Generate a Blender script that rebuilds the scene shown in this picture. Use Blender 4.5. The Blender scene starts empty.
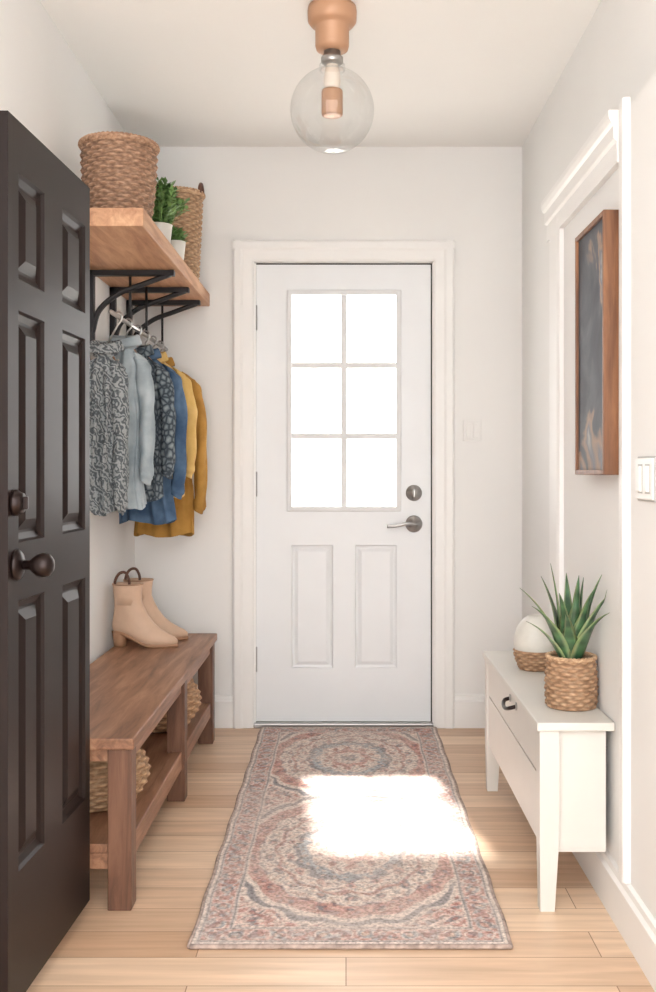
import bpy, bmesh, math, random
import numpy as np
from mathutils import Vector, Matrix, noise
random.seed(7)
S=bpy.context.scene
CAMH=1.138
def D(s): return 1000.0/s
def lin(c):
    return tuple(((v/255)/12.92 if v/255<=.04045 else ((v/255+.055)/1.055)**2.4) for v in c)
def L4(c): return lin(c)+(1,)
# ---------------- materials
def newmat(name):
    m=bpy.data.materials.new(name); m.use_nodes=True
    nt=m.node_tree; return m,nt,nt.nodes['Principled BSDF']
def N(nt,t,**k):
    n=nt.nodes.new(t)
    for a,b in k.items(): setattr(n,a,b)
    return n
def plain(name,c,rough=.5,metal=0,noise_amt=.06,nscale=8,bump=.0,bscale=200,spec=.5,var=None):
    m,nt,b=newmat(name)
    tc=N(nt,'ShaderNodeTexCoord'); no=N(nt,'ShaderNodeTexNoise'); no.inputs['Scale'].default_value=nscale
    no.inputs['Detail'].default_value=4
    nt.links.new(tc.outputs['Object'],no.inputs['Vector'])
    r=N(nt,'ShaderNodeValToRGB'); l=lin(c)
    r.color_ramp.elements[0].position=.3;r.color_ramp.elements[1].position=.7
    r.color_ramp.elements[0].color=tuple(v*(1-noise_amt) for v in l)+(1,)
    r.color_ramp.elements[1].color=(lin(var) if var else tuple(min(1,v*(1+noise_amt)) for v in l))+(1,)
    nt.links.new(no.outputs['Fac'],r.inputs['Fac']); nt.links.new(r.outputs['Color'],b.inputs['Base Color'])
    b.inputs['Roughness'].default_value=rough; b.inputs['Metallic'].default_value=metal
    b.inputs['Specular IOR Level'].default_value=spec
    if bump>0:
        n2=N(nt,'ShaderNodeTexNoise'); n2.inputs['Scale'].default_value=bscale; nt.links.new(tc.outputs['Object'],n2.inputs['Vector'])
        bp=N(nt,'ShaderNodeBump'); bp.inputs['Strength'].default_value=bump; bp.inputs['Distance'].default_value=.002
        nt.links.new(n2.outputs['Fac'],bp.inputs['Height']); nt.links.new(bp.outputs['Normal'],b.inputs['Normal'])
    return m
def wood(name,c1,c2,c3,axis=1,rough=.45,scale=1.0):
    m,nt,b=newmat(name)
    tc=N(nt,'ShaderNodeTexCoord'); mp=N(nt,'ShaderNodeMapping')
    sc=[14*scale]*3; sc[axis]=1.3*scale; mp.inputs['Scale'].default_value=sc
    nt.links.new(tc.outputs['Object'],mp.inputs['Vector'])
    no=N(nt,'ShaderNodeTexNoise'); no.inputs['Scale'].default_value=2.2; no.inputs['Detail'].default_value=8; no.inputs['Roughness'].default_value=.65; no.inputs['Distortion'].default_value=.6
    nt.links.new(mp.outputs['Vector'],no.inputs['Vector'])
    r=N(nt,'ShaderNodeValToRGB'); e=r.color_ramp.elements
    e[0].position=.3;e[0].color=L4(c1);e[1].position=.72;e[1].color=L4(c3)
    x=e.new(.5);x.color=L4(c2)
    nt.links.new(no.outputs['Fac'],r.inputs['Fac']); nt.links.new(r.outputs['Color'],b.inputs['Base Color'])
    b.inputs['Roughness'].default_value=rough
    bp=N(nt,'ShaderNodeBump'); bp.inputs['Strength'].default_value=.15; bp.inputs['Distance'].default_value=.002
    nt.links.new(no.outputs['Fac'],bp.inputs['Height']); nt.links.new(bp.outputs['Normal'],b.inputs['Normal'])
    return m
M={}
M['wall']=plain('wall_paint',(231,230,228),.75,noise_amt=.012,nscale=2,bump=.08,bscale=350,spec=.2)
M['ceil']=plain('ceiling_paint',(241,240,237),.8,noise_amt=.01,nscale=2,spec=.15)
M['trim']=plain('trim_paint',(235,234,232),.4,noise_amt=.01)
M['doorw']=plain('white_door_paint',(230,232,234),.38,noise_amt=.01)
M['muntin']=plain('muntin_paint',(221,222,223),.45,noise_amt=.01,spec=.3)
M['doord']=plain('dark_door_paint',(29,19,17),.40,noise_amt=.12,nscale=5,spec=.22)
M['black']=plain('black_iron',(34,33,36),.5,metal=.3,noise_amt=.1)
M['gap']=plain('weather_strip_and_seam_shade',(30,30,32),.8)
M['bronze']=plain('oiled_bronze',(36,25,23),.28,metal=.6)
M['nickel']=plain('satin_nickel',(172,170,168),.3,metal=.85)
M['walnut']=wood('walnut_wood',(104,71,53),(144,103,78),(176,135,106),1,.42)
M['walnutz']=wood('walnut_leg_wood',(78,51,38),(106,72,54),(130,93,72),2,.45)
M['shelf']=wood('shelf_wood',(156,110,80),(188,142,108),(212,170,134),1,.5)
M['frame']=wood('frame_wood',(92,58,38),(126,84,56),(154,108,74),2,.45)
M['console']=plain('console_paint',(213,210,204),.45,noise_amt=.015)
M['copper']=plain('blush_copper',(188,146,116),.42,metal=.15,noise_amt=.04)
M['ceramic']=plain('white_ceramic',(212,209,201),.35,noise_amt=.06,nscale=20,bump=.4,bscale=60)
M['leather']=plain('beige_leather',(204,172,147),.5,noise_amt=.08,nscale=14,bump=.15,bscale=120)
M['sole']=plain('boot_sole',(160,121,92),.5,noise_amt=.1)
M['loop']=plain('leather_loop',(92,60,46),.6)
M['leaf']=plain('herb_leaf',(80,120,62),.5,noise_amt=.35,nscale=30,var=(134,172,100))
M['soil']=plain('soil',(60,44,34),.95,noise_amt=.3,nscale=60)
M['switch']=plain('switch_plastic',(228,226,222),.35,noise_amt=.005)
M['switchd']=plain('switch_bezel',(176,174,170),.5,noise_amt=.005)
M['patio']=plain('patio_concrete',(235,233,228),.9,noise_amt=.05)
M['bush']=plain('shrub_green',(136,156,122),.8,noise_amt=.12,nscale=4,var=(165,182,152))
def wicker(name,c1,c2,c3):
    m,nt,b=newmat(name)
    tc=N(nt,'ShaderNodeTexCoord'); mp=N(nt,'ShaderNodeMapping'); mp.inputs['Scale'].default_value=(60,60,160)
    no=N(nt,'ShaderNodeTexNoise'); no.inputs['Scale'].default_value=1; no.inputs['Detail'].default_value=3
    at=N(nt,'ShaderNodeAttribute'); at.attribute_name='Col'
    nt.links.new(tc.outputs['Object'],mp.inputs['Vector']); nt.links.new(mp.outputs['Vector'],no.inputs['Vector'])
    r=N(nt,'ShaderNodeValToRGB'); e=r.color_ramp.elements
    e[0].position=.3;e[0].color=L4(c1);e[1].position=.7;e[1].color=L4(c3);x=e.new(.5);x.color=L4(c2)
    nt.links.new(no.outputs['Fac'],r.inputs['Fac'])
    mx=N(nt,'ShaderNodeMix',data_type='RGBA',blend_type='MULTIPLY'); mx.inputs['Factor'].default_value=1
    nt.links.new(r.outputs['Color'],mx.inputs['A']); nt.links.new(at.outputs['Color'],mx.inputs['B'])
    nt.links.new(mx.outputs['Result'],b.inputs['Base Color']); b.inputs['Roughness'].default_value=.75
    return m
M['wick_br']=wicker('wicker_brown',(140,108,86),(178,142,116),(210,176,150))
M['wick_tan']=wicker('wicker_tan',(164,130,100),(196,162,130),(220,192,160))
def fabric(name,c1,c2,kind='plain',c3=None):
    m,nt,b=newmat(name)
    tc=N(nt,'ShaderNodeTexCoord'); r=N(nt,'ShaderNodeValToRGB'); e=r.color_ramp.elements
    e[0].color=L4(c1);e[1].color=L4(c2)
    no=N(nt,'ShaderNodeTexNoise'); no.inputs['Detail'].default_value=6
    nt.links.new(tc.outputs['Object'],no.inputs['Vector'])
    if kind=='plain':
        no.inputs['Scale'].default_value=12; e[0].position=.35;e[1].position=.65
        nt.links.new(no.outputs['Fac'],r.inputs['Fac'])
    elif kind=='zig':
        w=N(nt,'ShaderNodeTexWave'); w.inputs['Scale'].default_value=20; w.inputs['Distortion'].default_value=12; w.inputs['Detail'].default_value=2; w.inputs['Detail Scale'].default_value=2
        w.bands_direction='DIAGONAL'
        nt.links.new(tc.outputs['Object'],w.inputs['Vector']); e[0].position=.2;e[1].position=.6
        nt.links.new(w.outputs['Fac'],r.inputs['Fac'])
        if c3: x=e.new(.85);x.color=L4(c3)
    elif kind=='vor':
        w=N(nt,'ShaderNodeTexVoronoi'); w.inputs['Scale'].default_value=42; w.feature='DISTANCE_TO_EDGE'
        nt.links.new(tc.outputs['Object'],w.inputs['Vector']); e[0].position=.05;e[1].position=.22
        nt.links.new(w.outputs['Distance'],r.inputs['Fac'])
        if c3: x=e.new(.5);x.color=L4(c3)
    nt.links.new(r.outputs['Color'],b.inputs['Base Color']); b.inputs['Roughness'].default_value=.9; b.inputs['Specular IOR Level'].default_value=.15
    n2=N(nt,'ShaderNodeTexNoise'); n2.inputs['Scale'].default_value=500; nt.links.new(tc.outputs['Object'],n2.inputs['Vector'])
    bp=N(nt,'ShaderNodeBump'); bp.inputs['Strength'].default_value=.4; bp.inputs['Distance'].default_value=.001
    nt.links.new(n2.outputs['Fac'],bp.inputs['Height']); nt.links.new(bp.outputs['Normal'],b.inputs['Normal'])
    return m
def glassmat(name,tint=(1,1,1),f=.12,mul=1.0):
    m=bpy.data.materials.new(name); m.use_nodes=True; nt=m.node_tree; nt.nodes.clear()
    o=N(nt,'ShaderNodeOutputMaterial'); t=N(nt,'ShaderNodeBsdfTransparent'); t.inputs['Color'].default_value=tint+(1,)
    g=N(nt,'ShaderNodeBsdfGlossy'); g.inputs['Roughness'].default_value=.02
    lw=N(nt,'ShaderNodeLayerWeight'); lw.inputs['Blend'].default_value=f
    ml=N(nt,'ShaderNodeMath',operation='MULTIPLY'); ml.inputs[1].default_value=mul; nt.links.new(lw.outputs['Facing'],ml.inputs[0])
    ad=N(nt,'ShaderNodeMath',operation='ADD'); ad.inputs[1].default_value=.03; nt.links.new(ml.outputs[0],ad.inputs[0])
    mx=N(nt,'ShaderNodeMixShader'); nt.links.new(ad.outputs[0],mx.inputs['Fac'])
    nt.links.new(t.outputs[0],mx.inputs[1]); nt.links.new(g.outputs[0],mx.inputs[2]); nt.links.new(mx.outputs[0],o.inputs['Surface'])
    return m
M['pane']=glassmat('window_glass',(1,1,1),.15,.3)
M['globe']=glassmat('globe_glass',(.955,.96,.96),.25,.45)
# ---------------- geometry helpers
def link(o,parent=None):
    S.collection.objects.link(o)
    if parent is not None:
        o.parent=parent; o.matrix_parent_inverse=Matrix.Translation(-parent.location)
    return o
def group(name,loc):
    e=bpy.data.objects.new(name,None); e.location=loc; e.empty_display_size=.1; S.collection.objects.link(e); return e
def mesh(name,v,f,mat,parent=None,smooth=False,recalc=True):
    me=bpy.data.meshes.new(name); me.from_pydata([tuple(p) for p in v],[],f); me.update()
    if recalc:
        bm=bmesh.new(); bm.from_mesh(me); bmesh.ops.recalc_face_normals(bm,faces=bm.faces); bm.to_mesh(me); bm.free()
    if smooth:
        for p in me.polygons: p.use_smooth=True
    if mat: me.materials.append(mat)
    return link(bpy.data.objects.new(name,me),parent)
def box(name,x0,x1,y0,y1,z0,z1,mat,parent=None,bev=0):
    v=[(x,y,z) for x in(x0,x1) for y in(y0,y1) for z in(z0,z1)]
    f=[(0,1,3,2),(4,6,7,5),(0,4,5,1),(2,3,7,6),(0,2,6,4),(1,5,7,3)]
    o=mesh(name,v,f,mat,parent)
    if bev:
        b=o.modifiers.new('bevel','BEVEL'); b.width=bev; b.segments=2
    return o
def loft(name,rings,mat,parent=None,caps=(True,True),smooth=True,cols=None):
    n=len(rings[0]); v=[p for r in rings for p in r]; f=[]
    for i in range(len(rings)-1):
        for j in range(n):
            k=(j+1)%n; f.append((i*n+j,i*n+k,(i+1)*n+k,(i+1)*n+j))
    if caps[0]: f.append(tuple(range(n)))
    if caps[1]: f.append(tuple((len(rings)-1)*n+j for j in range(n)))
    o=mesh(name,v,f,mat,parent,smooth)
    if cols is not None:
        a=o.data.color_attributes.new('Col','FLOAT_COLOR','POINT')
        a.data.foreach_set('color',np.array([c for c in cols],dtype=np.float32).ravel())
    return o
def lathe(name,prof,cx,cy,mat,parent=None,n=48,caps=(True,True),smooth=True):
    return loft(name,[[(cx+r*math.cos(2*math.pi*j/n),cy+r*math.sin(2*math.pi*j/n),z) for j in range(n)] for r,z in prof],mat,parent,caps,smooth)
def lathe_axis(name,prof,c,axis,mat,parent=None,n=32):
    c=Vector(c);a=Vector(axis).normalized(); q=a.to_track_quat('Z','Y')
    return loft(name,[[c+q@Vector((r*math.cos(2*math.pi*j/n),r*math.sin(2*math.pi*j/n),h)) for j in range(n)] for r,h in prof],mat,parent)
def tube(name,pts,r,mat,parent=None,n=10,flat=1.0):
    pts=[Vector(p) for p in pts]; rs=r if isinstance(r,(list,tuple)) else [r]*len(pts)
    rings=[]; up=None
    for i,p in enumerate(pts):
        t=(pts[min(i+1,len(pts)-1)]-pts[max(i-1,0)]).normalized()
        if up is None:
            up=Vector((0,1,0)) if abs(t.y)<.9 else Vector((1,0,0))
        a=(up-t*up.dot(t)).normalized(); b=t.cross(a); up=a
        rings.append([p+a*rs[i]*math.cos(2*math.pi*j/n)+b*rs[i]*flat*math.sin(2*math.pi*j/n) for j in range(n)])
    return loft(name,rings,mat,parent)
def bez(p,n=16):
    p=[Vector(q) for q in p]; p=[p[0]*2-p[1]]+p+[p[-1]*2-p[-2]]; out=[]
    for i in range(1,len(p)-2):
        for k in range(n):
            t=k/n
            out.append(.5*((2*p[i])+(-p[i-1]+p[i+1])*t+(2*p[i-1]-5*p[i]+4*p[i+1]-p[i+2])*t*t+(-p[i-1]+3*p[i]-3*p[i+1]+p[i+2])*t**3))
    out.append(p[-2]); return out
def slab(name,P,us,vs,cells,t,mat,parent=None,prof=((0,0),(.006,-.009),(.014,-.011),(.03,-.003))):
    v=[];f=[]
    def quad(a,b,c,d):
        k=len(v); v.extend([a,b,c,d]); f.append((k,k+1,k+2,k+3))
    for i in range(len(us)-1):
        for j in range(len(vs)-1):
            u0,u1,v0,v1=us[i],us[i+1],vs[j],vs[j+1]; c=cells.get((i,j))
            for side in(0,1):
                w=lambda h: (h if side==0 else -t-h)
                if c is None: quad(P(u0,v0,w(0)),P(u1,v0,w(0)),P(u1,v1,w(0)),P(u0,v1,w(0)))
                elif c=='panel':
                    R=[]
                    for a,h in prof:
                        R.append([P(u0+a,v0+a,w(h)),P(u1-a,v0+a,w(h)),P(u1-a,v1-a,w(h)),P(u0+a,v1-a,w(h))])
                    for q in range(len(R)-1):
                        for k in range(4): quad(R[q][k],R[q][(k+1)%4],R[q+1][(k+1)%4],R[q+1][k])
                    quad(*R[-1])
    U0,U1,V0,V1=us[0],us[-1],vs[0],vs[-1]
    quad(P(U0,V0,0),P(U1,V0,0),P(U1,V0,-t),P(U0,V0,-t));quad(P(U0,V1,0),P(U1,V1,0),P(U1,V1,-t),P(U0,V1,-t))
    quad(P(U0,V0,0),P(U0,V1,0),P(U0,V1,-t),P(U0,V0,-t));quad(P(U1,V0,0),P(U1,V1,0),P(U1,V1,-t),P(U1,V0,-t))
    o=mesh(name,v,f,mat,parent,recalc=False)
    bm=bmesh.new(); bm.from_mesh(o.data); bmesh.ops.remove_doubles(bm,verts=bm.verts,dist=1e-5); bmesh.ops.recalc_face_normals(bm,faces=bm.faces); bm.to_mesh(o.data); bm.free()
    return o
def extrude_profile(name,prof,axis,a0,a1,mat,parent=None):
    def P(p,q,a): return {'x':(a,p,q),'y':(p,a,q),'z':(p,q,a)}[axis]
    return loft(name,[[P(p,q,a0) for p,q in prof],[P(p,q,a1) for p,q in prof]],mat,parent,smooth=False)

# ---------------- room shell
YB=4.44; XL=-.938; XR=.782; XN=.695; ZC=2.578; Y0=.1
def floor_mat():
    m,nt,b=newmat('light_oak_planks')
    tc=N(nt,'ShaderNodeTexCoord')
    br=N(nt,'ShaderNodeTexBrick'); br.inputs['Scale'].default_value=1; br.inputs['Brick Width'].default_value=.95; br.inputs['Row Height'].default_value=.13
    br.inputs['Mortar Size'].default_value=.0014; br.inputs['Mortar Smooth'].default_value=.3; br.inputs['Bias'].default_value=0
    br.offset=.37; br.offset_frequency=2
    br.inputs['Color1'].default_value=L4((234,206,178)); br.inputs['Color2'].default_value=L4((202,165,134)); br.inputs['Mortar'].default_value=L4((150,114,88))
    nt.links.new(tc.outputs['Object'],br.inputs['Vector'])
    mp=N(nt,'ShaderNodeMapping'); mp.inputs['Scale'].default_value=(1.6,22,1); nt.links.new(tc.outputs['Object'],mp.inputs['Vector'])
    no=N(nt,'ShaderNodeTexNoise'); no.inputs['Scale'].default_value=1.6; no.inputs['Detail'].default_value=7; no.inputs['Distortion'].default_value=.5
    nt.links.new(mp.outputs['Vector'],no.inputs['Vector'])
    r=N(nt,'ShaderNodeValToRGB'); e=r.color_ramp.elements; e[0].position=.3;e[0].color=(.76,.73,.69,1);e[1].position=.7;e[1].color=(1.05,1.05,1.05,1)
    nt.links.new(no.outputs['Fac'],r.inputs['Fac'])
    mx=N(nt,'ShaderNodeMix',data_type='RGBA',blend_type='MULTIPLY'); mx.inputs['Factor'].default_value=.9
    nt.links.new(br.outputs['Color'],mx.inputs['A']); nt.links.new(r.outputs['Color'],mx.inputs['B']); nt.links.new(mx.outputs['Result'],b.inputs['Base Color'])
    b.inputs['Roughness'].default_value=.36
    return m
box('floor',-1.2,1.1,-1,YB+.15,-.06,0,floor_mat())
box('ceiling',XL-.1,XR+.2,.5,YB+.12,ZC,ZC+.1,M['ceil'])
box('wall_left',XL-.12,XL,Y0,YB+.12,0,ZC,M['wall'])
wr_=group('wall_right',(XR,3,0))
box('wall_right_alcove',XR,XR+.12,3.40,YB+.12,0,ZC,M['wall'],wr_)
box('wall_right_front',XN,XR+.12,Y0,3.40,0,2.03,M['wall'],wr_)
box('wall_right_upper',XR,XR+.12,Y0,3.40,2.03,ZC,M['wall'],wr_)
DX0,DX1,DZ=-.409,.387,2.067
wb=group('wall_back',(0,YB,0))
box('wall_back_l',XL,DX0,YB,YB+.12,0,ZC,M['wall'],wb)
box('wall_back_r',DX1,XR,YB,YB+.12,0,ZC,M['wall'],wb)
box('wall_back_head',DX0,DX1,YB,YB+.12,DZ,ZC,M['wall'],wb)
tr=group('trim_1',(0,YB,0))
def casing_prof(w,d=.022):
    return [(0,0),(0,d*.55),(w*.1,d*.75),(w*.5,d*.8),(w*.62,d),(w*.9,d),(w,d*.7),(w,0)]
cw=.093
for nm,x,sg in(('casing_l',DX0,-1),('casing_r',DX1,1)):
    extrude_profile(nm,[(x+sg*p,YB-q) for p,q in casing_prof(cw)],'z',0,DZ+cw,M['trim'],tr)
extrude_profile('casing_head',[(YB-q-.0005,DZ+p) for p,q in casing_prof(cw)],'x',DX0-cw,DX1+cw,M['trim'],tr)
def bb(name,axis,wallp,sg,a0,a1,h=.145,d=.016):
    pr=[(0,0),(sg*d,0),(sg*d,h*.8),(sg*d*.6,h*.86),(sg*d*.5,h*.97),(0,h)]
    extrude_profile(name,[(wallp+p,q) for p,q in pr],axis,a0,a1,M['trim'])
bb('baseboard_back','x',YB,-1,XL,DX0-cw)
bb('baseboard_back.001','x',YB,-1,DX1+cw,XR)
bb('baseboard_left','y',XL,1,Y0,YB)
bb('baseboard_right','y',XR,-1,3.41,YB)
bb('baseboard_right.001','y',XN,-1,Y0,3.39,.13,.02)
t2=group('trim_2',(XN,2.9,0))
ZH=1.962
extrude_profile('casing_far',[(XN-q,3.36-p) for p,q in casing_prof(.17,.02)],'z',.13,ZH,M['trim'],t2)
extrude_profile('casing_near',[(XN-q,2.505-p) for p,q in casing_prof(.062,.018)],'z',.13,2.052,M['trim'],t2)
hp=[(XN,ZH-.05),(XN-.016,ZH-.05),(XN-.016,ZH+.004),(XN-.024,ZH+.010),(XN-.024,ZH+.045),(XN-.031,ZH+.052),(XN-.036,ZH+.066),(XN-.036,ZH+.082),(XR,ZH+.082),(XR,2.0305),(XN,2.0305)]
extrude_profile('casing_head',hp,'y',2.508,3.385,M['trim'],t2)
# ---------------- back door
d1=group('door_1',(-.011,YB+.04,0))
P=lambda u,v,w:(u,YB+.02-w,v)
us=[-.400,-.244,-.058,.040,.226,.378]
vs=[.022,.258,.808,.978,1.925,2.058]
cells={(1,1):'panel',(3,1):'panel'}
cells.update({(1,3):'void',(2,3):'void',(3,3):'void'})
slab('door_slab',P,us,vs,cells,.042,M['doorw'],d1)
wx0,wx1,wz0,wz1=-.244,.226,.978,1.925
fr=.020
for nm,a in(('lite_frame_l',(wx0-fr,wx0+.003,wz0-fr,wz1+fr)),('lite_frame_r',(wx1-.003,wx1+fr,wz0-fr,wz1+fr)),('lite_frame_b',(wx0,wx1,wz0-fr,wz0+.003)),('lite_frame_t',(wx0,wx1,wz1-.003,wz1+fr))):
    box(nm,a[0],a[1],YB+.008,YB+.062,a[2],a[3],M['muntin'],d1,.004)
box('muntin_v',-.009-.013,-.009+.013,YB+.014,YB+.05,wz0,wz1,M['muntin'],d1,.004)
for i in(1,2):
    z=wz0+(wz1-wz0)*i/3
    box('muntin_h%d'%i,wx0,wx1,YB+.0145,YB+.0495,z-.013,z+.013,M['muntin'],d1,.004)
box('glass_pane',wx0+.002,wx1-.002,YB+.031,YB+.034,wz0,wz1,M['pane'],d1)
box('jamb_l',DX0,-.4005,YB+.0,YB+.1,0,DZ,M['trim'],d1)
box('jamb_r',.3835,DX1,YB+.0,YB+.1,0,DZ,M['trim'],d1)
box('jamb_top',DX0,DX1,YB+.0,YB+.1,2.064,DZ,M['trim'],d1)
box('strip_r',.376,.386,YB+.022,YB+.09,.02,2.064,M['gap'],d1)
box('strip_l',-.4045,-.398,YB+.022,YB+.09,.02,2.064,M['gap'],d1)
box('strip_t',-.40,.386,YB+.022,YB+.09,2.056,2.0655,M['gap'],d1)
box('threshold',DX0,DX1,YB-.02,YB+.12,0.0,.02,M['nickel'],d1,.004)
for i,z in enumerate((1.82,1.08,.30)):
    lathe('hinge_%d'%(i+1),[(.008,z-.055),(.008,z+.055)],-.403,YB+.010,M['nickel'],d1,12)
hx=(414-346)/225
lathe_axis('deadbolt',[(.036,0),(.036,.008),(.030,.014),(.024,.016),(.022,.026),(.0001,.027)],(hx,YB+.02,CAMH-22/225),(0,-1,0),M['nickel'],d1)
box('deadbolt_turn',hx-.005,hx+.005,YB-.02,YB+.0,CAMH-.098-.018,CAMH-.098+.018,M['nickel'],d1,.003)
lz=CAMH-53/225
lathe_axis('lever_rose',[(.038,0),(.038,.008),(.030,.014),(.013,.016),(.012,.05),(.0001,.052)],(hx,YB+.02,lz),(0,-1,0),M['nickel'],d1)
tube('lever',bez([(hx+.008,YB-.032,lz),(hx-.03,YB-.036,lz+.004),(hx-.08,YB-.036,lz-.006),(hx-.12,YB-.030,lz-.010)],8),.0095,M['nickel'],d1,12,.8)
sw=group('light_switch',((472-346)/225,YB,1.31))
sx=(472-346)/225
box('plate',sx-.04,sx+.04,YB-.007,YB,1.27,1.365,M['wall'],sw,.003)
box('rocker_1',sx-.026,sx-.004,YB-.011,YB-.005,1.285,1.35,M['wall'],sw,.002)
box('rocker_2',sx+.004,sx+.026,YB-.011,YB-.005,1.285,1.35,M['wall'],sw,.002)
s2=group('light_switch.001',(XN,2.29,1.12))
box('bezel',XN-.006,XN,2.231,2.364,1.068,1.172,M['switchd'],s2,.002)  # grey outline added behind the plate, edge shade put into its colour
box('plate',XN-.011,XN-.005,2.235,2.36,1.072,1.168,M['switch'],s2,.003)
for i,y in enumerate((2.27,2.325)):
    box('rocker_outline_%d'%(i+1),XN-.0118,XN-.008,y-.018,y+.018,1.086,1.154,M['switchd'],s2,.001)  # darker outline painted in around each rocker
    box('rocker_%d'%(i+1),XN-.018,XN-.007,y-.015,y+.015,1.09,1.15,M['switch'],s2,.003)
    
# ---------------- dark panelled door
d2=group('door_2',(-.67,2.28,0))
def PD(u,v,w):
    t=(u-2.008)/.552
    return (-.679+.023*t+w, u, v)
slab('door_slab',PD,[2.008,2.066,2.222,2.345,2.522,2.560],[.04,.31,.87,.99,1.47,1.535,1.755,1.862],
 {(i,j):'panel' for i in(1,3) for j in(1,3,5)},.04,M['doord'],d2,((0,0),(.005,-.007),(.018,-.013),(.024,-.013),(.046,-.002)))
for i,z in enumerate((.25,1.0,1.65)):
    lathe('hinge_%d'%(i+1),[(.006,z-.04),(.006,z+.04)],-.70,2.565,M['bronze'],d2,10)
kz=.945; kx=-.678
lathe_axis('knob_rose',[(.032,0),(.032,.006),(.026,.012),(.012,.016),(.0001,.017)],(kx,2.052,kz),(1,0,0),M['bronze'],d2)
lathe_axis('knob',[(.010,.01),(.010,.03),(.016,.036),(.023,.046),(.025,.058),(.022,.070),(.013,.077),(.0001,.079)],(kx,2.052,kz),(1,0,0),M['bronze'],d2)
lathe_axis('deadbolt',[(.027,0),(.027,.008),(.022,.014),(.02,.02),(.0001,.021)],(kx,2.04,1.073),(1,0,0),M['bronze'],d2)
box('deadbolt_turn',kx+.015,kx+.030,2.036,2.044,1.060,1.086,M['bronze'],d2,.002)

# ---------------- bench
b=group('wooden_bench',(-.74,3.4,0))
BX0,BX1,BY0,BY1,BZ=-.915,-.547,2.575,4.25,.449
box('seat_top',BX0,BX1,BY0,BY1,BZ-.03,BZ,M['walnut'],b,.004)
for i,y in enumerate((2.585,3.44,4.165)):
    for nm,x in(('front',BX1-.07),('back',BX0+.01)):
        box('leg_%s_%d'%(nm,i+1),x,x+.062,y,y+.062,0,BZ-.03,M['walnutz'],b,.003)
box('apron_front',BX1-.055,BX1-.02,BY0+.07,BY1-.07,BZ-.075,BZ-.03,M['walnut'],b,.002)
box('apron_end',BX0+.06,BX1-.06,BY0+.02,BY0+.045,BZ-.065,BZ-.03,M['walnut'],b,.002)
box('lower_shelf',BX0+.02,BX1-.03,BY0+.025,BY1-.03,.145,.168,M['walnut'],b,.002)
box('lower_rail',BX1-.052,BX1-.018,BY0+.05,BY1-.05,.11,.172,M['walnut'],b,.003)
box('lower_rail_end',BX0+.06,BX1-.06,BY0+.018,BY0+.045,.105,.146,M['walnut'],b,.002)

# ---------------- woven baskets
def basket(name,cx,cy,z0,z1,prof,rows,stakes,mat,parent=None,amp=.004,tone=(1,1,1),inner=True,sub=4):
    n=stakes*4; rings=[]; cols=[]
    for k in range(rows*sub+1):
        t=k/(rows*sub); row=k//sub; ph=(k%sub)/sub
        z=z0+(z1-z0)*t; r=prof(t); bul=math.sin(math.pi*ph)
        ring=[]
        for j in range(n):
            th=2*math.pi*j/n
            m=math.cos(stakes*th/2+math.pi*row)
            rr=r+amp*(bul*.6-.3)+amp*.9*m*bul
            ring.append((cx+rr*math.cos(th),cy+rr*math.sin(th),z))
            c=.55+.45*(bul*(.5+.5*m))
            cols.append((c*tone[0],c*tone[1],c*tone[2],1))
        rings.append(ring)
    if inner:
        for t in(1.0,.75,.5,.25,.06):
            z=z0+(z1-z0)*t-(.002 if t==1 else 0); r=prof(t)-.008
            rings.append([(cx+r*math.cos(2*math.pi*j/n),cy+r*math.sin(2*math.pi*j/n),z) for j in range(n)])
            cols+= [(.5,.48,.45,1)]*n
    return loft(name,rings,mat,parent,cols=cols)
def braid_ring(name,cx,cy,z,r,th,mat,parent,n=160,tw=26):
    for s in(0,1):
        pts=[]
        for j in range(n+1):
            a=2*math.pi*j/n
            pts.append((cx+(r+th*.5*math.cos(tw*a+math.pi*s))*math.cos(a),cy+(r+th*.5*math.cos(tw*a+math.pi*s))*math.sin(a),z+th*.5*math.sin(tw*a+math.pi*s)))
        o=tube(name+'_%d'%(s+1),pts,th*.7,mat,parent,6)
        a=o.data.color_attributes.new('Col','FLOAT_COLOR','POINT')
        a.data.foreach_set('color',np.tile(np.array([.9,.88,.85,1],dtype=np.float32),len(o.data.vertices)))
ZS=CAMH+.73; ZT=ZS+.055
sh=group('wall_shelf',(-.78,3.75,ZS))
SY0,SY1,SXF=2.98,4.435,-.604
box('board',XL+.001,SXF,SY0,SY1,ZS,ZT,M['shelf'],sh,.003)
for i,y in enumerate((3.64,3.98,4.28)):
    box('bracket_plate_%d'%(i+1),XL+.0005,XL+.022,y-.016,y+.016,ZS-.30,ZS-.001,M['black'],sh,.002)
    box('bracket_arm_%d'%(i+1),XL+.002,SXF-.02,y-.016,y+.016,ZS-.020,ZS-.0005,M['black'],sh,.002)
    tube('bracket_brace_%d'%(i+1),bez([(XL+.015,y,ZS-.225),(XL+.04,y,ZS-.145),(XL+.11,y,ZS-.085),(XL+.20,y,ZS-.05),(SXF-.035,y,ZS-.014)],8),.017,M['black'],sh,8,.6)
RZ=CAMH+.535; RX=-.79
tube('hanging_rail',[(RX,3.36,RZ),(RX,4.4,RZ)],.008,M['nickel'],sh,12)
for i,y in enumerate((3.66,3.96,4.30)):
    tube('rail_drop_%d'%(i+1),[(RX,y,RZ),(RX,y,ZS-.001)],.005,M['black'],sh,8)
bk=group('wicker_basket',(-.745,3.28,ZT))
kx_,ky_=-.748,3.30
basket('body',kx_,ky_,ZT+.002,ZT+.280,lambda t:.096+.026*t+.006*math.sin(math.pi*t),22,28,M['wick_br'],bk,.005,tone=(.93,.88,.84))
braid_ring('rim',kx_,ky_,ZT+.283,.120,.011,M['wick_br'],bk)
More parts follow.
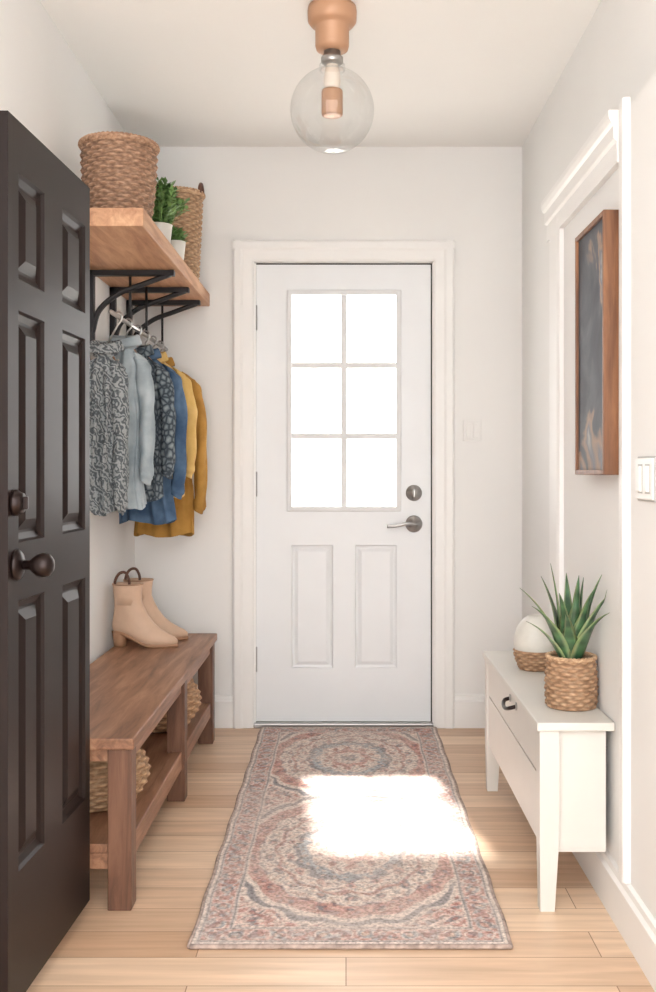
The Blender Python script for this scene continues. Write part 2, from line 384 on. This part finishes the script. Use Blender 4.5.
bk=group('wicker_basket.001',(-.69,4.2,ZT))
bcx,bcy=-.700,4.2
basket('body',bcx,bcy,ZT+.002,ZT+.37,lambda t:.080+.018*t,30,24,M['wick_tan'],bk,.004,tone=(.93,.88,.82))
braid_ring('rim',bcx,bcy,ZT+.373,.098,.01,M['wick_tan'],bk,tw=22)
for s in(-1,1):
    tube('handle_%d'%(s+2),bez([(bcx+s*.092,bcy-.045,ZT+.37),(bcx+s*.092,bcy-.035,ZT+.40),(bcx+s*.092,bcy,ZT+.418),(bcx+s*.092,bcy+.035,ZT+.40),(bcx+s*.092,bcy+.045,ZT+.37)],8),.008,M['loop'],bk,8)
def sprig_plant(name,cx,cy,z,rp,hp,R,H,n,seed,mat=M['leaf'],ls=1.0):
    g=group(name,(cx,cy,z)); rnd=random.Random(seed)
    lathe('pot',[(rp*.7,z+.001),(rp*.85,z+hp*.3),(rp,z+hp*.95),(rp*1.03,z+hp),(rp*.93,z+hp),(rp*.88,z+hp*.85)],cx,cy,M['ceramic'],g,40)
    lathe('soil',[(rp*.87,z+hp*.8),(rp*.87,z+hp*.86)],cx,cy,M['soil'],g,24)
    v=[];f=[]
    for i in range(n):
        az=rnd.uniform(0,6.283); el=rnd.uniform(.15,1.0); L=H*rnd.uniform(.6,1.05)
        tip=Vector((cx+R*el*math.cos(az),cy+R*el*math.sin(az),z+hp+L*(1-.45*el)))
        base=Vector((cx+rp*.5*math.cos(az)*el,cy+rp*.5*math.sin(az)*el,z+hp*.85))
        for k in range(1,11):
            t=k/10; p=base.lerp(tip,t)+Vector((0,0,L*.12*math.sin(math.pi*t)))
            for s in(-1,1):
                d=Vector((rnd.uniform(-1,1),rnd.uniform(-1,1),rnd.uniform(-.1,.8))).normalized()
                l=rnd.uniform(.018,.032)*ls; w=l*.32; sd=d.cross(Vector((0,0,1))).normalized()
                q=len(v); v+= [p,p+d*l*.5+sd*w,p+d*l,p+d*l*.5-sd*w]; f.append((q,q+1,q+2,q+3))
        q=len(v); v+=[base+Vector((.0012,0,0)),base-Vector((.0012,0,0)),tip-Vector((.0008,0,0)),tip+Vector((.0008,0,0))]; f.append((q,q+1,q+2,q+3))
    mesh('foliage',v,f,mat,g,recalc=False)
sprig_plant('potted_herb',-.672,3.60,ZT,.046,.10,.10,.17,90,3)
sprig_plant('potted_herb.001',-.646,3.80,ZT,.036,.085,.035,.05,26,5)

def belly(a,b,c):
    return lambda t: (a*(1-t)+c*t)+b*math.sin(math.pi*min(1,t*1.0))
bk=group('round_basket',(-.735,2.93,.17))
basket('body',-.735,2.93,.174,.350,belly(.11,.050,.10),15,26,M['wick_tan'],bk,.006,tone=(.95,.89,.80))
braid_ring('rim',-.735,2.93,.350,.10,.008,M['wick_tan'],bk,tw=20)
tube('handle',bez([(-.65,2.93,.345),(-.645,2.93,.375),(-.735,2.93,.395),(-.825,2.93,.375),(-.82,2.93,.345)],8),.008,M['loop'],bk,8)
bk=group('round_basket.001',(-.74,3.80,.17))
basket('body',-.725,3.80,.174,.36,belly(.12,.05,.12),15,26,M['wick_tan'],bk,.006,tone=(.95,.86,.76))
braid_ring('rim',-.725,3.80,.362,.12,.01,M['wick_tan'],bk,tw=20)

# ---------------- boots
def boot(name,cx,cy,z,rot,sc=1.0):
    g=group(name,(cx,cy,z)); R=Matrix.Rotation(rot,3,'Z')
    def T(x,y,h):
        p=R@Vector((x*sc,y*sc,h*sc)); return (cx+p.x,cy+p.y,z+p.z)
    def lift(x):
        t=min(1,max(0,(.06-x)/.14)); return .05*(t*t*(3-2*t))
    n=40
    sl=[(.008,-.105,.150,.036),(.018,-.112,.158,.043),(.03,-.114,.156,.045),(.042,-.114,.142,.044),(.052,-.113,.118,.042),(.062,-.111,.088,.040),
        (.075,-.109,.058,.038),(.09,-.107,.034,.037),(.11,-.105,.016,.037),(.135,-.104,.006,.039),(.165,-.107,.006,.044),(.19,-.111,.009,.048),(.205,-.113,.012,.050)]
    rings=[]
    for h,xb,xf,w in sl:
        r=[]
        for j in range(n):
            a=2*math.pi*j/n; c=math.cos(a); s=math.sin(a)
            x=(xb+xf)/2+(xf-xb)/2*c
            toe=1 if h>.09 else (1-.30*max(0,c)**2)
            y=w*math.copysign(abs(s)**.85,s)*toe
            blend=min(1,max(0,(h-.03)/.08)); k=lift(x)*(1-blend)+.05*blend*(1 if x<.03 else max(.0,1-(x-.03)/.1))
            r.append(T(x,y,h+k))
        rings.append(r)
    for h,sc2 in((.203,.93),(.16,.9),(.12,.85)):
        rings.append([T(-.05+.062*sc2*math.cos(2*math.pi*j/n),.050*sc2*math.sin(2*math.pi*j/n)*.95,h+.05) for j in range(n)])
    loft('upper',rings,M['leather'],g)
    def outline(k,dz):
        r=[]
        for j in range(n):
            a=2*math.pi*j/n; c=math.cos(a); s=math.sin(a); x=.022+.138*c*k
            y=.041*k*math.copysign(abs(s)**.85,s)*(1-.22*max(0,c)**2)
            r.append(T(x,y,lift(x)+dz))
        return r
    loft('sole',[outline(.97,0),outline(1,.004),outline(1,.012),outline(.95,.014)],M['sole'],g)
    hr=[]
    for h,k in((0,.82),(.02,.84),(.045,.98),(.056,1.0)):
        hr.append([T(-.082+.032*k*math.cos(2*math.pi*j/20),.033*k*math.sin(2*math.pi*j/20),h) for j in range(20)])
    loft('heel',hr,M['sole'],g)
    tube('pull_loop',[T(x,y,h) for x,y,h in bez([(-.100,0,.225),(-.104,0,.26),(-.088,0,.292),(-.062,0,.298),(-.046,0,.27),(-.045,0,.235)],6)],.0055,M['loop'],g,8)
    tube('ankle_seam',[T(-.05+.0615*math.cos(a),.0525*math.sin(a),.252) for a in [2*math.pi*k/32 for k in range(33)]],.002,M['sole'],g,6)
boot('ankle_boot',-.81,3.93,BZ,math.radians(-6),.97)
boot('ankle_boot.001',-.800,4.09,BZ,math.radians(2),.97)

# ---------------- clothes
fabs=[fabric('grey_knit',(84,90,94),(124,130,133),'zig',(150,154,155)),
 fabric('light_denim',(142,154,160),(172,182,187)),
 fabric('patterned_knit',(58,66,74),(108,118,124),'vor',(146,154,156)),
 fabric('blue_denim',(60,82,108),(92,116,142)),
 fabric('mustard_cotton',(202,166,100),(220,186,124)),
 fabric('ochre_cotton',(150,110,54),(178,135,70))]
def garment(name,cx,cy,rot,wl,wr,zn,zh,zc,mat,seed,collar=True,placket=True,fws=(-.01,0)):
    g=group(name,(cx,cy,zn)); rnd=random.Random(seed); ph=[rnd.uniform(0,6.28) for _ in range(8)]
    ca,sa=math.cos(rot),math.sin(rot)
    def T(u,n,z): return (cx+u*ca+n*sa, cy-u*sa+n*ca, z)
    H=zn-zh
    def hw(d):
        pts=[(0,.22),(.02,.34),(.05,.62),(.08,.76),(.12,.80),(.2,.76),(.5*H+.1,.74),(H,.84)]
        for i in range(len(pts)-1):
            if d<=pts[i+1][0]:
                t=(d-pts[i][0])/(pts[i+1][0]-pts[i][0]+1e-9); return pts[i][1]*(1-t)+pts[i+1][1]*t
        return .84
    n=80; rings=[]; Mr=48
    for k in range(Mr+1):
        t=k/Mr; d=H*(1-t); z=zn-d; w=hw(d)
        th=.028+.018*min(1,d/.15)
        r=[]
        for j in range(n):
            a=2*math.pi*j/n; c=math.cos(a); s=math.sin(a)
            W=wr if c>0 else wl
            u=W*w*c; A=.012*min(1,d/.25)
            fold=A*(math.sin(5*a+ph[0]+2*d)+.7*math.sin(9*a+ph[1]-3*d)+.5*math.sin(14*a+ph[2]+6*d))
            fold+=.005*math.sin(30*d+ph[3]+4*c+2*math.sin(9*d))*min(1,d/.1)
            nn=(th*math.copysign(abs(s)**.8,s))+fold*(.3+abs(s))
            zz=z+(.010*math.sin(3*a+ph[4])*(1-t)**3)
            r.append(T(u+.005*math.sin(18*d+ph[5])*min(1,d/.1),nn,zz))
        rings.append(r)
    loft('body',rings,mat,g,caps=(False,False))
    for sd,W,fw in((1,wr,fws[0]),(-1,wl,fws[1])):
        pts=bez([(sd*W*.62,0,zn-.045),(sd*W*.80,-.003,zn-.085),(sd*W*.93,-.006,zn-.18),(sd*W*1.0,-.010+fw*.5,zn-.5*(zn-zc)),(sd*W*.99,-.012+fw,zc+.06),(sd*W*.93,-.012+fw,zc)],8)
        m=len(pts); rg=[]
        for i,p in enumerate(pts):
            t=i/(m-1); rad=.026+.018*math.sin(min(1,t*3)*math.pi/2)-.014*t
            if t>.90: rad*=.86
            rr=[]
            for j in range(28):
                a=2*math.pi*j/28
                q=rad*(1+.10*math.sin(3*a+ph[6]+5*t)+.11*math.sin(34*t+2*a+ph[7]+3*math.sin(7*t))*(1 if t<.9 else 0))
                rr.append(T(p.x+q*.72*math.cos(a),p.y+q*math.sin(a),p.z+.012*math.cos(a)*sd*-1))
            rg.append(rr)
        loft('sleeve_%s'%('r' if sd>0 else 'l'),rg,mat,g,caps=(True,True))
    if collar:
        rg=[]
        for h,k,o in((-.02,1.0,0),(.012,.98,0),(.03,1.05,0),(.026,1.2,0),(.0,1.42,0),(-.008,1.42,0),(.010,1.15,0)):
            rg.append([T(.045*k*math.cos(a),.034*k*math.sin(a),zn+h-(.018*max(0,-math.sin(a)) )) for a in [2*math.pi*j/32 for j in range(32)]])
        loft('collar',rg,mat,g,caps=(False,False))
    if placket:
        for i in range(6):
            z=zn-.07-i*(H-.12)/6
            lathe_axis('button_%d'%(i+1),[(.005,0),(.005,.004),(.0001,.005)],T(.0,-.058,z),(0,-1,0),M['nickel'],g,10)
    dxr=RX-cx
    def H3(p,x=0): v=Vector(T(*p)); return v+Vector((x,0,0))
    tube('hanger_hook',[H3((0,0,zn+.005)),]+[H3(p,dxr) for p in bez([(0,0,RZ-.03),(.014,0,RZ-.012),(.014,0,RZ+.008),(0,0,RZ+.016),(-.013,0,RZ+.006)],6)],.0034,M['nickel'],g,8)
    tube('hanger_arms',[Vector(T(*p)) for p in bez([(-wl*.66,0,zn-.065),(-wl*.3,0,zn-.02),(0,0,zn+.008),(wr*.3,0,zn-.02),(wr*.66,0,zn-.065)],6)],.006,M['walnut'],g,8)
spec=[('knit_cardigan',-.040,3.46,.070,.060,CAMH+.425,CAMH-.145,CAMH-.13,0,False,8),
('denim_jacket',-.012,3.62,.095,.092,CAMH+.465,CAMH-.13,CAMH-.04,1,True,10),
('patterned_sweater',0,3.785,.125,.126,CAMH+.45,CAMH-.105,CAMH-.02,2,False,5),
('denim_shirt',0,3.94,.13,.144,CAMH+.455,CAMH-.20,CAMH-.10,3,True,8),
('mustard_shirt',0,4.09,.13,.160,CAMH+.46,CAMH-.10,CAMH-.02,4,True,5),
('ochre_jacket',0,4.245,.13,.182,CAMH+.455,CAMH-.27,CAMH-.17,5,True,6)]
for i,(nm,dx_,y,wl,wr,zn,zh,zc,mi,pk,ro) in enumerate(spec):
    garment(nm,RX+dx_,y,math.radians(ro),wl,wr,zn,zh,zc,fabs[mi],i+11,True,pk)

# ---------------- ceiling light
lx,ly=-.043,D(322)
cl=group('globe_ceiling_light',(lx,ly,ZC))
lathe('canopy',[(.0742,ZC-.0005),(.0765,ZC-.014),(.0755,ZC-.044),(.066,ZC-.056),(.056,ZC-.060),(.0525,ZC-.066),(.0525,ZC-.120),(.049,ZC-.132),(.032,ZC-.138),(.0001,ZC-.138)],lx,ly,M['copper'],cl,56)
lathe('collar_fitting',[(.026,ZC-.136),(.026,ZC-.152),(.034,ZC-.157),(.034,ZC-.172),(.024,ZC-.180),(.0001,ZC-.180)],lx,ly,M['nickel'],cl,32)
gc=ZC-.320; gr=.130
prof=[]
for k in range(0,41):
    a=math.radians(-90+ (90+74)*k/40); prof.append((max(.0001,gr*math.cos(a)),gc+gr*math.sin(a)))
lathe('glass_globe',prof,lx,ly,M['globe'],cl,64,caps=(False,False))
lathe('glass_lip',[(.034,gc+.122),(.040,gc+.125),(.040,gc+.140),(.034,gc+.146)],lx,ly,M['globe'],cl,48,caps=(False,False))
lathe('lamp_holder',[(.0001,gc+.062),(.031,gc+.062),(.033,gc+.058),(.033,gc-.012),(.031,gc-.016),(.022,gc-.018),(.0001,gc-.018)],lx,ly,M['copper'],cl,32)
mb,nt,bs=newmat('frosted_bulb'); bs.inputs['Base Color'].default_value=L4((225,214,202)); bs.inputs['Emission Color'].default_value=L4((255,235,215)); bs.inputs['Emission Strength'].default_value=.1; bs.inputs['Roughness'].default_value=.4
lathe('bulb_stem',[(.022,gc+.062),(.025,gc+.08),(.026,gc+.09),(.024,gc+.115),(.016,gc+.15)],lx,ly,mb,cl,32)

# ---------------- rug
M['bind']=plain('rug_binding',(164,146,137),.9,noise_amt=.35,nscale=60)
def rug():
    x0,x1,y0,y1=-.371,.394,2.378,4.40
    nx,ny=230,600
    X,Y=np.meshgrid(np.linspace(x0,x1,nx),np.linspace(y0,y1,ny))
    cx=(x0+x1)/2
    dx=X-cx
    a=np.minimum(np.minimum(X-x0,x1-X),np.minimum(Y-y0,y1-Y))
    side=(np.minimum(X-x0,x1-X)<np.minimum(Y-y0,y1-Y))
    s=np.where(side,Y-y0,X-x0)
    C=lambda c:np.array(lin(c))
    cream=C((222,208,198));rose=C((198,156,146));drose=C((170,118,110));slate=C((118,119,126));lb=C((176,180,183));tan=C((208,182,166));dk=C((90,82,86))
    col=np.zeros(X.shape+(3,))
    col[:]=rose*.45+cream*.55
    def put(mask,c,al=1.0):
        m=(np.clip(mask,0,1)*al)[...,None]; col[:]=col*(1-m)+c*m
    def sm(v,e,w=.004): return np.clip((v-e)/w+.5,0,1)
    rng=np.random.default_rng(3)
    def vnoise(sx,sy,seed):
        r=np.random.default_rng(seed).random((int(2.1*sy)+3,int(.8*sx)+3))
        u=(X-x0)*sx; v=(Y-y0)*sy; iu=u.astype(int); iv=v.astype(int); fu=u-iu; fv=v-iv
        fu=fu*fu*(3-2*fu); fv=fv*fv*(3-2*fv)
        return (r[iv,iu]*(1-fu)+r[iv,iu+1]*fu)*(1-fv)+(r[iv+1,iu]*(1-fu)+r[iv+1,iu+1]*fu)*fv
    wx=(vnoise(22,22,1)-.5); wy=(vnoise(22,22,2)-.5)
    f1=np.sin(X*70+5*wx+2.2*np.sin(Y*31))*np.sin(Y*62+5*wy+2.2*np.sin(X*37))
    f2=np.sin(X*130+6*wy)*np.sin(Y*118+6*wx)
    put(sm(f1,.35,.15),rose);put(sm(-f1,.40,.15),slate,.75);put(sm(f2,.55,.15),cream,.8);put(sm(-f2,.6,.1),drose,.8)
    for cyy in(3.93,2.98):
        dxx=dx+.016*wx; dy=(Y-cyy+.024*wy)/1.45
        d=np.hypot(dxx,dy); th=np.arctan2(dy,dxx)
        bands=[(.350,cream,.9,.018,16),(.338,slate,.8,.018,16),(.322,cream,1,.016,16),(.305,rose,1,.014,16),(.268,slate,.7,.0,12),(.258,cream,1,.014,20),(.212,drose,.7,.014,14),(.200,cream,1,.014,14),(.155,slate,.75,.016,12),(.140,lb,.9,.014,12),(.115,cream,1,.014,10),(.072,rose,.9,.014,8),(.048,cream,1,.01,8),(.024,slate,.7,.006,6)]
        for r1,c,al,sc,nn in bands: put(sm(-(d-sc*np.abs(np.cos(nn*th/2))),-r1),c,al)
        inner=sm(-d,-.31)
        for (r0,r1,nn,c,rr) in((.268,.312,22,drose,.014),(.268,.312,22,slate,.007),(.218,.252,18,slate,.012),(.218,.252,18,rose,.006),(.162,.196,14,rose,.012),(.162,.196,14,slate,.005),(.08,.11,10,drose,.010)):
            rm=(r0+r1)/2; ang=(th*nn/(2*np.pi))%1-.5; arc=ang*2*np.pi/nn*rm
            put(sm(-np.hypot(arc*.8,d-rm),-rr,.005),c,.8)
        put(inner*sm(f2,.55,.15),tan,.7); put(inner*sm(-f2,.55,.15),slate,.5); put(inner*sm(f1,.7,.2),drose,.35)
    bm=sm(-a,-.094)
    put(bm,cream); put(sm(-a,-.089),slate,.8); put(sm(-a,-.083),cream)
    s2_=s+.006*wx; a2=a+.008*wy
    b1=sm(-a,-.080)*sm(a,.022)
    m=np.cos(2*np.pi*s2_/.105)*np.cos(2*np.pi*(a2-.052)/.11)
    put(b1,rose,.75); put(b1*sm(np.abs(m),.28,.1),cream,.9); put(b1*sm(m,.5,.12),slate,.8); put(b1*sm(m,.8,.1),tan); put(b1*sm(-m,.5,.12),drose,.7)
    put(b1*sm(f1,.3,.2),slate,.5); put(b1*sm(-f2,.45,.2),drose,.6); put(b1*sm(f2,.5,.2),lb,.6)
    put(sm(-a,-.020),slate,.75); put(sm(-a,-.014),cream)
    put(sm(-a,-.005),dk,.6)
    g=rng.random(X.shape)
    g3=rng.random((ny//2+1,nx//2+1)); G3=np.kron(g3,np.ones((2,2)))[:ny,:nx]
    col*= (0.72+.30*g+.24*G3)[...,None]
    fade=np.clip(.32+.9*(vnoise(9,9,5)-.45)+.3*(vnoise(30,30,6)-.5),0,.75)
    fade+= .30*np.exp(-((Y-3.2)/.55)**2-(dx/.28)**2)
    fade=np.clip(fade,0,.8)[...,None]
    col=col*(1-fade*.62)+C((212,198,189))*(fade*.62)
    Z=.011+.0012*g+.0008*np.sin(Y*700)
    Z=np.where(a<.001,.002,Z)
    xx=X+.002*np.sin(Y*23)*(np.abs(dx)/.38)
    V=np.stack([xx,Y,Z],-1).reshape(-1,3)
    idx=np.arange(nx*ny).reshape(ny,nx)
    F=np.stack([idx[:-1,:-1],idx[:-1,1:],idx[1:,1:],idx[1:,:-1]],-1).reshape(-1,4)
    me=bpy.data.meshes.new('area_rug'); me.vertices.add(len(V)); me.vertices.foreach_set('co',V.astype(np.float32).ravel())
    me.loops.add(len(F)*4); me.loops.foreach_set('vertex_index',F.astype(np.int32).ravel())
    me.polygons.add(len(F)); me.polygons.foreach_set('loop_start',np.arange(0,len(F)*4,4,dtype=np.int32)); me.update(calc_edges=True)
    ca=me.color_attributes.new('Col','FLOAT_COLOR','POINT')
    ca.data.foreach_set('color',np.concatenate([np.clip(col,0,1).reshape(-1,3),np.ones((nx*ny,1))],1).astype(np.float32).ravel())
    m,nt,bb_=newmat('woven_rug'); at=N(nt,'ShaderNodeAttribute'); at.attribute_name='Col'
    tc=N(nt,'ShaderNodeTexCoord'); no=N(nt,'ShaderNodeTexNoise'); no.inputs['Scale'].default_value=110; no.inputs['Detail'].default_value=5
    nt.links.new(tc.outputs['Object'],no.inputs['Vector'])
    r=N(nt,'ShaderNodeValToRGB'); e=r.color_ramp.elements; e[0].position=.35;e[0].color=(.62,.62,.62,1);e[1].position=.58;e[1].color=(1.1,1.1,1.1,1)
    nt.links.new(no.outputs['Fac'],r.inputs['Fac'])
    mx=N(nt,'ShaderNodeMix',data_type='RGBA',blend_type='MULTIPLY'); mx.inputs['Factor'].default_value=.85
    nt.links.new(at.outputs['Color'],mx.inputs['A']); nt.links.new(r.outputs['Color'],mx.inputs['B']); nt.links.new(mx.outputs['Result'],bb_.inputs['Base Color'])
    bb_.inputs['Roughness'].default_value=.95; bb_.inputs['Specular IOR Level'].default_value=.1
    me.materials.append(m)
    g=group('area_rug',(cx,3.39,0))
    o=bpy.data.objects.new('pile',me); link(o,g)
    box('backing',x0+.002,x1-.002,y0+.002,y1-.002,.0005,.008,M['loop'],g)
    for nm,pts in(('binding_l',[(x0-.002*math.sin(y*23)*-1,y,.007) for y in np.linspace(y0,y1,60)]),('binding_r',[(x1+.002*math.sin(y*23),y,.007) for y in np.linspace(y0,y1,60)]),
                  ('binding_near',[(x,y0,.007) for x in np.linspace(x0,x1,30)]),('binding_far',[(x,y1,.007) for x in np.linspace(x0,x1,30)])):
        tube(nm,pts,.006,M['bind'],g,8)
rug()

# ---------------- console
c=group('console_cabinet',(.595,3.09,0))
CX0,CY0,CY1,CZ=.496,2.58,3.60,.49
CX1=.692
CB=.674
box('top',CX0-.004,CX1,CY0-.008,CY1+.006,CZ-.022,CZ,M['console'],c,.003)
box('body_side_near',CX0+.05,CB,CY0+.012,CY0+.026,.16,CZ-.022,M['console'],c,.001)
box('body_side_far',CX0+.045,CB,CY1-.024,CY1-.008,.16,CZ-.022,M['console'],c,.001)
box('body_back',CB-.012,CB,CY0+.02,CY1-.02,.16,CZ-.022,M['console'],c)
box('body_bottom',CX0+.02,CB,CY0+.014,CY1-.012,.15,.165,M['console'],c)
def leg(nm,x0,x1,y0,y1):
    w=.012
    r=[[(x0,y0,CZ-.022),(x1,y0,CZ-.022),(x1,y1,CZ-.022),(x0,y1,CZ-.022)],[(x0,y0,.2),(x1,y0,.2),(x1,y1,.2),(x0,y1,.2)],[(x0+.002,y0+.002,0),(x1-w,y0+.002,0),(x1-w,y1-w,0),(x0+.002,y1-w,0)]]
    loft(nm,r,M['console'],c,smooth=False)
leg('leg_1',CX0+.004,CX0+.055,CY0,CY0+.05)
leg('leg_2',CX0+.004,CX0+.055,CY1-.05,CY1)
PF=lambda u,v,w:(CX0+.010-w,u,v)
slab('drawer_front',PF,[CY0+.053,CY1-.053],[.345,.462],{},.03,M['console'],c)
slab('lower_front',PF,[CY0+.053,CY1-.053],[.165,.338],{},.03,M['console'],c)
box('drawer_shadow_gap',CX0+.02,CX0+.03,CY0+.05,CY1-.05,.337,.346,M['gap'],c)  # dark box fills the drawer seam, shade put in as colour
hy=3.02; hz=.440
tube('cup_pull',bez([(CX0+.010,hy-.055,hz),(CX0-.008,hy-.053,hz-.005),(CX0-.016,hy-.03,hz-.012),(CX0-.018,hy,hz-.015),(CX0-.016,hy+.03,hz-.012),(CX0-.008,hy+.053,hz-.005),(CX0+.010,hy+.055,hz)],6),.006,M['bronze'],c,10)
for i,y in enumerate((hy-.055,hy+.055)):
    lathe_axis('pull_rose_%d'%(i+1),[(.012,0),(.012,.004),(.0001,.006)],(CX0+.010,y,hz),(-1,0,0),M['nickel'],c,20)
px,py=.620,2.755
g=group('potted_aloe',(px,py,CZ))
basket('woven_pot',px,py,CZ+.001,CZ+.135,lambda t:.059+.011*math.sin(math.pi*(.25+.6*t)),13,22,M['wick_tan'],g,.0035,tone=(.88,.80,.74))
braid_ring('rim',px,py,CZ+.137,.064,.006,M['wick_tan'],g,tw=18)
lathe('soil',[(.06,CZ+.11),(.06,CZ+.122)],px,py,M['soil'],g,24)
m,nt,bs=newmat('aloe_leaf'); at=N(nt,'ShaderNodeAttribute'); at.attribute_name='Col'
tc=N(nt,'ShaderNodeTexCoord'); no=N(nt,'ShaderNodeTexNoise'); no.inputs['Scale'].default_value=40; nt.links.new(tc.outputs['Object'],no.inputs['Vector'])
mx=N(nt,'ShaderNodeMix',data_type='RGBA',blend_type='MULTIPLY'); mx.inputs['Factor'].default_value=.4
nt.links.new(at.outputs['Color'],mx.inputs['A']); nt.links.new(no.outputs['Color'],mx.inputs['B']); nt.links.new(mx.outputs['Result'],bs.inputs['Base Color']); bs.inputs['Roughness'].default_value=.4
M['aloe']=m
def aleaf(nm,az,lean,L,w,curl,k0):
    rings=[];cols=[]; K=14
    h=Vector((math.cos(az),math.sin(az),0)); side=Vector((-math.sin(az),math.cos(az),0))
    p=Vector((px,py,CZ+.115))+h*.018
    G=Vector(lin((56,88,60))); G2=Vector(lin((94,134,92))); E=Vector(lin((170,184,130)))
    for k in range(K+1):
        t=k/K; an=lean*.35+lean*.65*t+curl*t*t
        dr=(h*math.sin(an)+Vector((0,0,math.cos(an)))); nr=(Vector((0,0,1))*math.sin(an)-h*math.cos(an))
        if k: p=p+dr*(L/K)
        ww=w*(.75+.5*math.sin(math.pi*min(1,t*1.4+.1)))*(1-t**2.2)+.0006; tk=ww*.28+.0006
        ring=[(-1,.35),(-.5,.05),(0,-.15),(.5,.05),(1,.35),(.55,-.6),(0,-1),(-.55,-.6)]
        q_=[p+side*(ww*a_)+nr*(tk*b_) for a_,b_ in ring]
        rings.append([Vector((min(v_.x,XN-.004-.0001*k),v_.y,v_.z)) for v_ in q_])
        cc0=G.lerp(G2,.35+.4*math.sin(k*2.1+k0))
        for a_,b_ in ring:
            cc=E if abs(a_)==1 else cc0
            cols.append((cc.x,cc.y,cc.z,1))
    loft(nm,rings,M['aloe'],g,cols=cols)
spec=[(3.14,.60,.25,.023,.3),(2.6,.32,.25,.024,.15),(3.7,.70,.22,.022,.4),(1.6,.15,.25,.024,.1),(2.9,.16,.28,.025,.06),(-1.2,.42,.24,.024,.25),(-.9,.62,.26,.023,.25),(-1.5,.25,.26,.024,.1),
(-1.9,.6,.19,.022,.4),(.3,.10,.24,.022,.05),(4.2,.45,.23,.024,.25),(-.85,.38,.27,.023,.12),(3.3,.95,.17,.020,.2),(-1.1,.85,.22,.020,.3),(4.9,.15,.25,.025,.08)]
for i,a in enumerate(spec): aleaf('leaf_%d'%(i+1),a[0],a[1],a[2],a[3],a[4],i)
vx,vy=.618,3.27
g=group('ceramic_vase',(vx,vy,CZ))
k_=1.08
basket('woven_base',vx,vy,CZ+.001,CZ+.066,lambda t:(.046+.018*math.sin(math.pi/2*t))*k_,7,22,M['wick_tan'],g,.003,inner=False,tone=(.95,.85,.78))
lathe('vase_body',[(r*k_,CZ+z*k_) for r,z in((.045,.006),(.0605,.058),(.0635,.08),(.062,.10),(.055,.125),(.042,.145),(.028,.158),(.022,.162),(.018,.160),(.018,.14))],vx,vy,M['ceramic'],g,48)
# ---------------- framed art
g=group('framed_art',(XN-.02,2.68,1.48))
FY0,FY1,FZ0,FZ1=2.53,2.845,1.128,1.80
def artmat():
    m,nt,b=newmat('abstract_canvas')
    tc=N(nt,'ShaderNodeTexCoord'); mp=N(nt,'ShaderNodeMapping'); mp.inputs['Scale'].default_value=(1,4,3.4); mp.inputs['Location'].default_value=(0,4.3,.15)
    nt.links.new(tc.outputs['Object'],mp.inputs['Vector'])
    no=N(nt,'ShaderNodeTexNoise'); no.inputs['Scale'].default_value=1.3; no.inputs['Detail'].default_value=4; no.inputs['Distortion'].default_value=.6
    nt.links.new(mp.outputs['Vector'],no.inputs['Vector'])
    r=N(nt,'ShaderNodeValToRGB'); e=r.color_ramp.elements
    e[0].position=.3;e[0].color=L4((66,68,73));e[1].position=.74;e[1].color=L4((206,200,192))
    for p,c_ in((.46,(80,83,89)),(.56,(98,101,107)),(.60,(166,142,124)),(.64,(122,125,130))):
        x=e.new(p);x.color=L4(c_)
    nt.links.new(no.outputs['Fac'],r.inputs['Fac']); nt.links.new(r.outputs['Color'],b.inputs['Base Color']); b.inputs['Roughness'].default_value=.6; b.inputs['Specular IOR Level'].default_value=.25
    return m
box('canvas',XN-.036,XN-.010,FY0+.01,FY1-.01,FZ0+.01,FZ1-.01,artmat(),g)
fw=.013
box('frame_near',XN-.044,XN-.001,FY0,FY0+fw,FZ0,FZ1,M['frame'],g,.002)
box('frame_far',XN-.044,XN-.001,FY1-fw,FY1,FZ0,FZ1,M['frame'],g,.002)
box('frame_top',XN-.044,XN-.001,FY0+fw,FY1-fw,FZ1-fw,FZ1,M['frame'],g,.002)
box('frame_bottom',XN-.044,XN-.001,FY0+fw,FY1-fw,FZ0,FZ0+fw,M['frame'],g,.002)

# ---------------- exterior
box('patio_ground',-8,8,YB+.16,22,-.12,-.02,M['patio'])
def bush(name,x,y,r,seed):
    bm=bmesh.new(); bmesh.ops.create_icosphere(bm,subdivisions=4,radius=1)
    for v in bm.verts:
        n=noise.noise(v.co*2.2+Vector((seed,0,0)))*.35+noise.noise(v.co*6+Vector((0,seed,0)))*.15
        v.co=v.co*(1+n); v.co=Vector((x+v.co.x*r,y+v.co.y*r*.8,max(-.02,r*.75+v.co.z*r*.95)))
    me=bpy.data.meshes.new(name); bm.to_mesh(me); bm.free(); me.materials.append(M['bush'])
    for p in me.polygons: p.use_smooth=True
    link(bpy.data.objects.new(name,me))
bush('garden_shrub',-.8,12,.75,1); bush('garden_shrub',.9,13,.7,9)

# ---------------- lights
w=bpy.data.worlds.new('World'); S.world=w; w.use_nodes=True
bg=w.node_tree.nodes['Background']; bg.inputs['Color'].default_value=(1,.99,.98,1); bg.inputs['Strength'].default_value=6.1
sl=bpy.data.lights.new('sun','SUN'); sl.energy=28; sl.angle=math.radians(3.4); sl.color=(1,.96,.91)
so=bpy.data.objects.new('sun',sl); S.collection.objects.link(so)
so.rotation_euler=Vector((.118,-1,-1.25)).to_track_quat('-Z','Y').to_euler(); so.location=(0,8,6)

cam=bpy.data.cameras.new('Camera'); co=bpy.data.objects.new('Camera',cam); S.collection.objects.link(co)
co.location=(0,0,CAMH); co.rotation_euler=(math.pi/2,0,0)
cam.sensor_fit='AUTO'; cam.sensor_width=36; cam.lens=36*1000/992
cam.shift_x=-18/992; cam.shift_y=-25/992; cam.clip_start=.05
S.camera=co
S.view_settings.view_transform='Standard'
